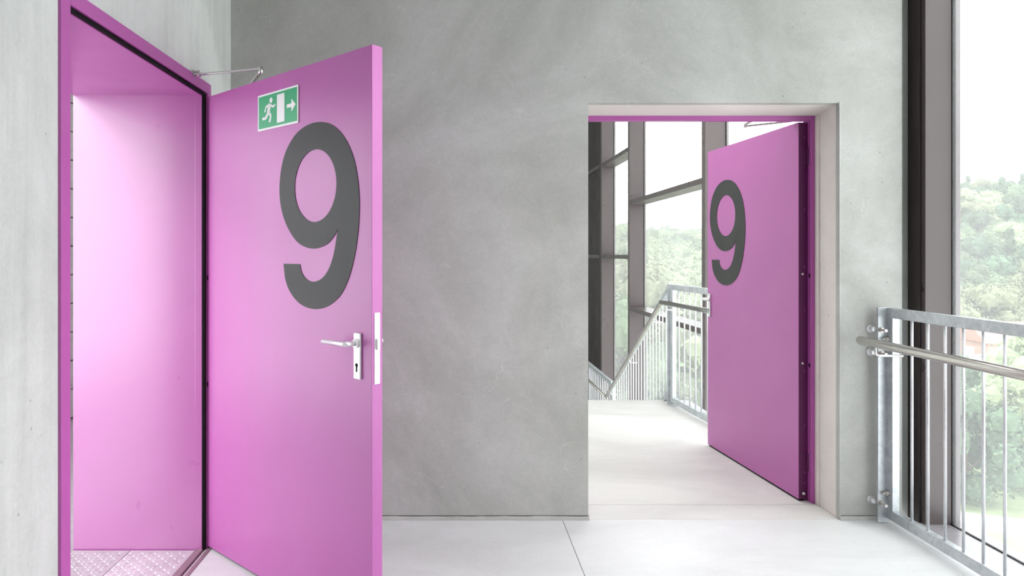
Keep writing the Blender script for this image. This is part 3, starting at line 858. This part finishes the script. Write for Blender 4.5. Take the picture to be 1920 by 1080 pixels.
# ================================================================== OUTSIDE
def hill(X, Y):
    az = X/max(Y, 1)
    t = min(max((Y-88)/(235-88), 0), 1); t = t*t*(3-2*t)
    a = min(max((az-0.33)/(0.70-0.33), 0), 1); a = a*a*(3-2*a)
    top = -1.0+a*13.5+2.0*math.sin(X*0.045+1)+2.5*max(0, az-0.72)*10
    z = -15+t*(15+top)
    if Y > 260:
        z += min(1, (Y-260)/200.0)*(7-5*a)
    z += 0.8*math.sin(X*0.11)*math.cos(Y*0.07)*min(1, max(0, (Y-60)/60))
    return z
bm = bmesh.new()
rows = []
ys = [14, 20, 26, 32, 38, 44, 50, 58, 66, 74, 82, 90, 98, 108, 118, 130, 142, 155, 170, 185, 200, 215, 230, 250, 275, 305, 340, 380, 430, 480, 540]
for Y in ys:
    rows.append([bm.verts.new((X, Y, hill(X, Y))) for X in [ (Y*(-0.25+1.6*k/60)+ (4 if False else 0)) for k in range(61)]])
for a, b in zip(rows, rows[1:]):
    for k in range(60):
        bm.faces.new((a[k], a[k+1], b[k+1], b[k])).smooth = True
ter = struct('ground', bm, M['grass'], 'green meadow and wooded hillside outside the building', 'ground')
# path and road
def strip(pts, w, dz=0.08):
    bm = bmesh.new(); prev = None
    for i, (X, Y) in enumerate(pts):
        q = pts[min(i+1, len(pts)-1)]; p = pts[max(i-1, 0)]
        d = Vector((q[0]-p[0], q[1]-p[1], 0)).normalized(); n_ = Vector((-d.y, d.x, 0))*w/2
        c = Vector((X, Y, 0))
        l, r = c+n_, c-n_
        row = [bm.verts.new((l.x, l.y, hill(l.x, l.y)+dz)), bm.verts.new((r.x, r.y, hill(r.x, r.y)+dz)), bm.verts.new((r.x, r.y, hill(r.x, r.y)-0.3)), bm.verts.new((l.x, l.y, hill(l.x, l.y)-0.3))]
        if prev:
            for k in range(4): bm.faces.new((prev[k], prev[(k+1) % 4], row[(k+1) % 4], row[k]))
        prev = row
    return bm
p1 = struct('path', strip([(16, 47), (24, 45.5), (31, 44), (38, 41), (46, 36), (54, 30)], 3.0), M['path'], 'pale gravel path below the right window', 'path')
p2 = struct('road', strip([(40, 78), (52, 77), (60, 73), (66, 70), (74, 66), (86, 62)], 4.2), M['path'], 'pale road at the foot of the wooded hill', 'road')

# houses
def house(loc, rz, w, d, h, rh, wall, roof, label, nw):
    t = empty('house', loc, rz); tag(t, label, 'house')
    obj('wall', box(-w/2, w/2, -d/2, d/2, -1.5, h), wall, t)
    bm = bmesh.new()
    o_ = 0.4
    v = [bm.verts.new(c) for c in ((-w/2-o_, -d/2-o_, h-0.05), (w/2+o_, -d/2-o_, h-0.05), (w/2+o_, d/2+o_, h-0.05), (-w/2-o_, d/2+o_, h-0.05), (-w/2-o_, 0, h+rh), (w/2+o_, 0, h+rh),)]
    for f in ((0, 1, 5, 4), (3, 4, 5, 2), (0, 4, 3), (1, 2, 5), (3, 2, 1, 0)): bm.faces.new([v[i] for i in f])
    obj('roof', bm, roof, t)
    for fl_ in range(max(1, int(h//2.9))):
        for k in range(nw):
            x = -w/2+(k+0.5)*w/nw
            f = obj('window', box(x-0.55, x+0.55, -d/2-0.05, -d/2+0.1, 0.9+fl_*2.9, 2.2+fl_*2.9), M['white'], t)
            obj('pane', box(x-0.45, x+0.45, -d/2-0.07, -d/2-0.04, 1.0+fl_*2.9, 2.1+fl_*2.9), M['pane_dark'], f)
    obj('chimney', box(w*0.2, w*0.2+0.7, 0.2, 0.9, h+rh*0.3, h+rh+0.8), wall, t)
    return t
house((55.5, 79, -15), 0.35, 10, 7, 3.2, 2.0, M['render_wall'], M['roof'], 'pale grey-roofed house at the hill foot left of the road', 3)
house((66.0, 85, -14.6), -0.15, 9, 7, 5.8, 2.2, M['brickwall'], M['roof_red'], 'pinkish brick house with red roof right of the pale one', 3)

# --- trees: a few crown meshes, shared
def leaf_cloud(rad, hgt, nclump, nleaf, size, rnd, conic=False, droop=0):
    vs, fs = [], []
    clumps = []
    for i in range(nclump):
        t = rnd.random()
        zc = (t-0.5)*hgt
        rr = rad*math.sqrt(max(0.05, 1-(2*t-1)**2)) if not conic else rad*(1.02-t)
        a = rnd.random()*2*PI; q = rr*(0.45+0.5*rnd.random())
        clumps.append((Vector((math.cos(a)*q, math.sin(a)*q, zc)), (0.26+0.16*rnd.random())*rad*(0.6 if conic else 1)))
    for i in range(nleaf):
        c, r = clumps[rnd.randrange(nclump)]
        d = Vector((rnd.gauss(0, 1), rnd.gauss(0, 1), rnd.gauss(0, 1)+0.25)).normalized()
        p = c+d*r*(0.75+0.3*rnd.random())
        if droop: p.z -= droop*rnd.random()*r
        s = size*(0.6+0.8*rnd.random())
        n_ = (d+Vector((rnd.uniform(-.6, .6), rnd.uniform(-.6, .6), rnd.uniform(-.3, .7)))).normalized()
        u = n_.orthogonal().normalized(); v = n_.cross(u)
        a = rnd.random()*PI; u, v = u*math.cos(a)+v*math.sin(a), v*math.cos(a)-u*math.sin(a)
        k = len(vs)
        vs += [p-u*s, p-v*s*0.55, p+u*s, p+v*s*0.55]
        fs.append((k, k+1, k+2, k+3))
    # solid inner clumps so the crown is not see-through
    for c, r in clumps:
        b = bmesh.new(); bmesh.ops.create_icosphere(b, subdivisions=1, radius=r*0.8)
        b.verts.ensure_lookup_table(); k = len(vs)
        vs += [v.co+c for v in b.verts]; fs += [tuple(k+v.index for v in f.verts) for f in b.faces]
        b.free()
    return vs, fs
def crown_mesh(name, mat, **kw):
    vs, fs = leaf_cloud(rnd=random.Random(hash(name) % 1 + len(name)*7+kw.pop('seed', 1)), **kw)
    me = bpy.data.meshes.new(name); me.from_pydata([tuple(v) for v in vs], [], fs); me.materials.append(mat)
    return me
crowns = [
    (crown_mesh('crown', M['leaf_a'], rad=4.2, hgt=7.5, nclump=34, nleaf=7000, size=0.20, seed=1), 7.5),
    (crown_mesh('crown', M['leaf_b'], rad=3.6, hgt=8.5, nclump=36, nleaf=7000, size=0.16, seed=2, droop=1.4), 8.5),
    (crown_mesh('crown', M['leaf_c'], rad=4.4, hgt=7.0, nclump=34, nleaf=7000, size=0.20, seed=3), 7.0),
    (crown_mesh('crown', M['leaf_c'], rad=2.8, hgt=11.0, nclump=46, nleaf=6000, size=0.17, seed=4, conic=True), 11.0),
    (crown_mesh('crown', M['leaf_b'], rad=4.6, hgt=8.0, nclump=38, nleaf=7500, size=0.19, seed=5), 8.0),
]
def trunk_mesh():
    bm = tube(bmesh.new(), [(0, 0, -0.5), (0.05, 0, 2.0), (-0.05, 0.08, 5.0), (0.1, 0, 8.0)], [0.26, 0.2, 0.14, 0.05], 8)
    for (dx_, dy_, z_) in ((1.6, 0.5, 3.2), (-1.4, 0.9, 3.8), (0.3, -1.7, 4.2), (-0.8, -1.2, 4.8)):
        tube(bm, [(0, 0, z_-0.6), (dx_*0.5, dy_*0.5, z_+0.3), (dx_, dy_, z_+1.6)], [0.1, 0.07, 0.03], 6)
    me = bpy.data.meshes.new('trunk'); bm.to_mesh(me); bm.free(); me.materials.append(M['bark']); return me
trunk = trunk_mesh()
def tree(X, Y, kind, s, label, group, rz=None):
    me, hg = crowns[kind]
    t = empty('tree', (X, Y, hill(X, Y))); tag(t, label, 'tree', group)
    t.scale = (s, s, s); t.rotation_euler = (0, 0, random.random()*6.28 if rz is None else rz)
    c = bpy.data.objects.new('crown', me); col.objects.link(c); c.parent = t
    c.location = (0, 0, hg/2+(1.2 if kind != 3 else 0.6))
    k = bpy.data.objects.new('trunk', trunk); col.objects.link(k); k.parent = t
    return t
GA = 'hillside trees seen through the right window'
GB = 'trees seen through the stairwell windows'
LAB = ['rounded green tree', 'pale drooping tree', 'dark green tree', 'slender dark conifer', 'broad pale green tree']
LA = 'hazy green tree on the hillside outside the right window'
LB = 'hazy green tree outside the stairwell window beyond the doorway'
cnt = [0, 0]
pts = []
def ok(X, Y, dmin):
    for (a, b) in pts:
        if (a-X)**2+(b-Y)**2 < dmin*dmin: return False
    for (hx_, hy_, hr) in ((55.5, 79, 8), (66, 85, 8.5)):
        if (hx_-X)**2+(hy_-Y)**2 < hr*hr: return False
    return True
# hillside in the right window: x/y 0.66..0.84
rnd = random.Random(4)
tries = 0
while cnt[0] < 125 and tries < 6000:
    tries += 1
    Y = rnd.uniform(90, 250); az = rnd.uniform(0.66, 0.84); X = az*Y
    if not ok(X, Y, 6.2): continue
    pts.append((X, Y)); cnt[0] += 1
    kd = rnd.choices([0, 1, 2, 3, 4], [4, 1, 4, 1 if Y < 180 else 2, 3])[0]
    tree(X, Y, kd, rnd.uniform(0.85, 1.15), LAB[kd]+' on the hillside outside the right window', LAB[kd]+'s on the hillside')
tries = 0
while cnt[1] < 165 and tries < 8000:
    tries += 1
    Y = rnd.uniform(62, 270); az = rnd.uniform(0.19, 0.40); X = az*Y
    if not ok(X, Y, 6.0): continue
    pts.append((X, Y)); cnt[1] += 1
    kd = rnd.choices([0, 1, 2, 3, 4], [3, 4, 1, 0.5, 4])[0]
    s = rnd.uniform(0.9, 1.25)
    if Y < 110: s *= 1.25
    tree(X, Y, kd, s, LAB[kd]+' beyond the stairwell windows', LAB[kd]+'s beyond the stairwell')
# individually placed nearer trees below the right window
for (X, Y, kd, s, lb) in ((33.6, 47.2, 2, 0.80, 'dark green bushy tree beside the path, left in the right window'),
                          (44.5, 53.5, 1, 1.15, 'tall pale drooping birch-like tree right of the dark bushy tree'),
                          (39.6, 50.5, 1, 0.90, 'smaller pale drooping tree between the dark bushy tree and the tall one'),
                          (49.0, 58.0, 1, 1.2, 'pale loose tree at the right edge behind the birch-like one'),
                          (47.0, 66.5, 2, 0.75, 'dark green tree in front of the pale grey-roofed house'),
                          (31.5, 36.0, 4, 0.42, 'small pale bush at the bottom corner outside the right window'),
                          (57.5, 72.5, 4, 0.6, 'small yellow-green tree beside the road'),
                          (63.0, 66.0, 0, 0.6, 'low round tree beyond the pale road')):
    tree(X, Y, kd, s, lb, 'nearer trees below the right window')
# the rest of the wood (beyond what can be counted)
fr_ = random.Random(77)
small = []
for q in range(3):
    small.append(leaf_cloud(rad=4.5, hgt=8.0, nclump=16, nleaf=500, size=0.55, rnd=fr_))
vs, fs = [], []
made = 0; tries = 0
while made < 420 and tries < 20000:
    tries += 1
    Y = fr_.uniform(62, 500); az = fr_.uniform(0.05, 1.15); X = az*Y
    if (0.66 < az < 0.84 and Y < 250) or (0.19 < az < 0.40 and Y < 270): continue
    if Y < 95 and 0.40 < az: continue
    if Y > 300 and fr_.random() < 0.2: continue
    if not ok(X, Y, 6.0): continue
    pts.append((X, Y)); made += 1
    a, b = small[made % 3]; k = len(vs); z = hill(X, Y)+6.0; s = fr_.uniform(0.95, 1.35); r_ = fr_.random()*6.28
    cs, sn = math.cos(r_), math.sin(r_)
    vs += [(X+s*(v.x*cs-v.y*sn), Y+s*(v.x*sn+v.y*cs), z+s*v.z) for v in a]
    fs += [tuple(k+i for i in f) for f in b]
me = bpy.data.meshes.new('distant_wood'); me.from_pydata(vs, [], fs); me.materials.append(M['leaf_a'])
o = bpy.data.objects.new('distant_wood', me); col.objects.link(o)
tag(o, 'hazy distant wood covering the far ridges', 'wood', kind='stuff')

# --- morning haze outside the building: a real scattering volume over the valley
HAZE = 0.0007
if HAZE > 0:
    hz = bpy.data.materials.new('valley_haze'); hz.use_nodes = True
    nt = hz.node_tree; nt.nodes.clear()
    out = nt.nodes.new('ShaderNodeOutputMaterial'); vsn = nt.nodes.new('ShaderNodeVolumeScatter')
    vsn.inputs['Color'].default_value = (1, 1, 1, 1); vsn.inputs['Density'].default_value = HAZE
    nt.links.new(vsn.outputs[0], out.inputs['Volume'])
    bm = bmesh.new()
    bx(bm, -150, 620, 28, 620, -30, 60)
    o = obj('haze', bm, hz); o['kind'] = 'structure'; o['label'] = 'thin white haze over the valley'; o['category'] = 'haze'
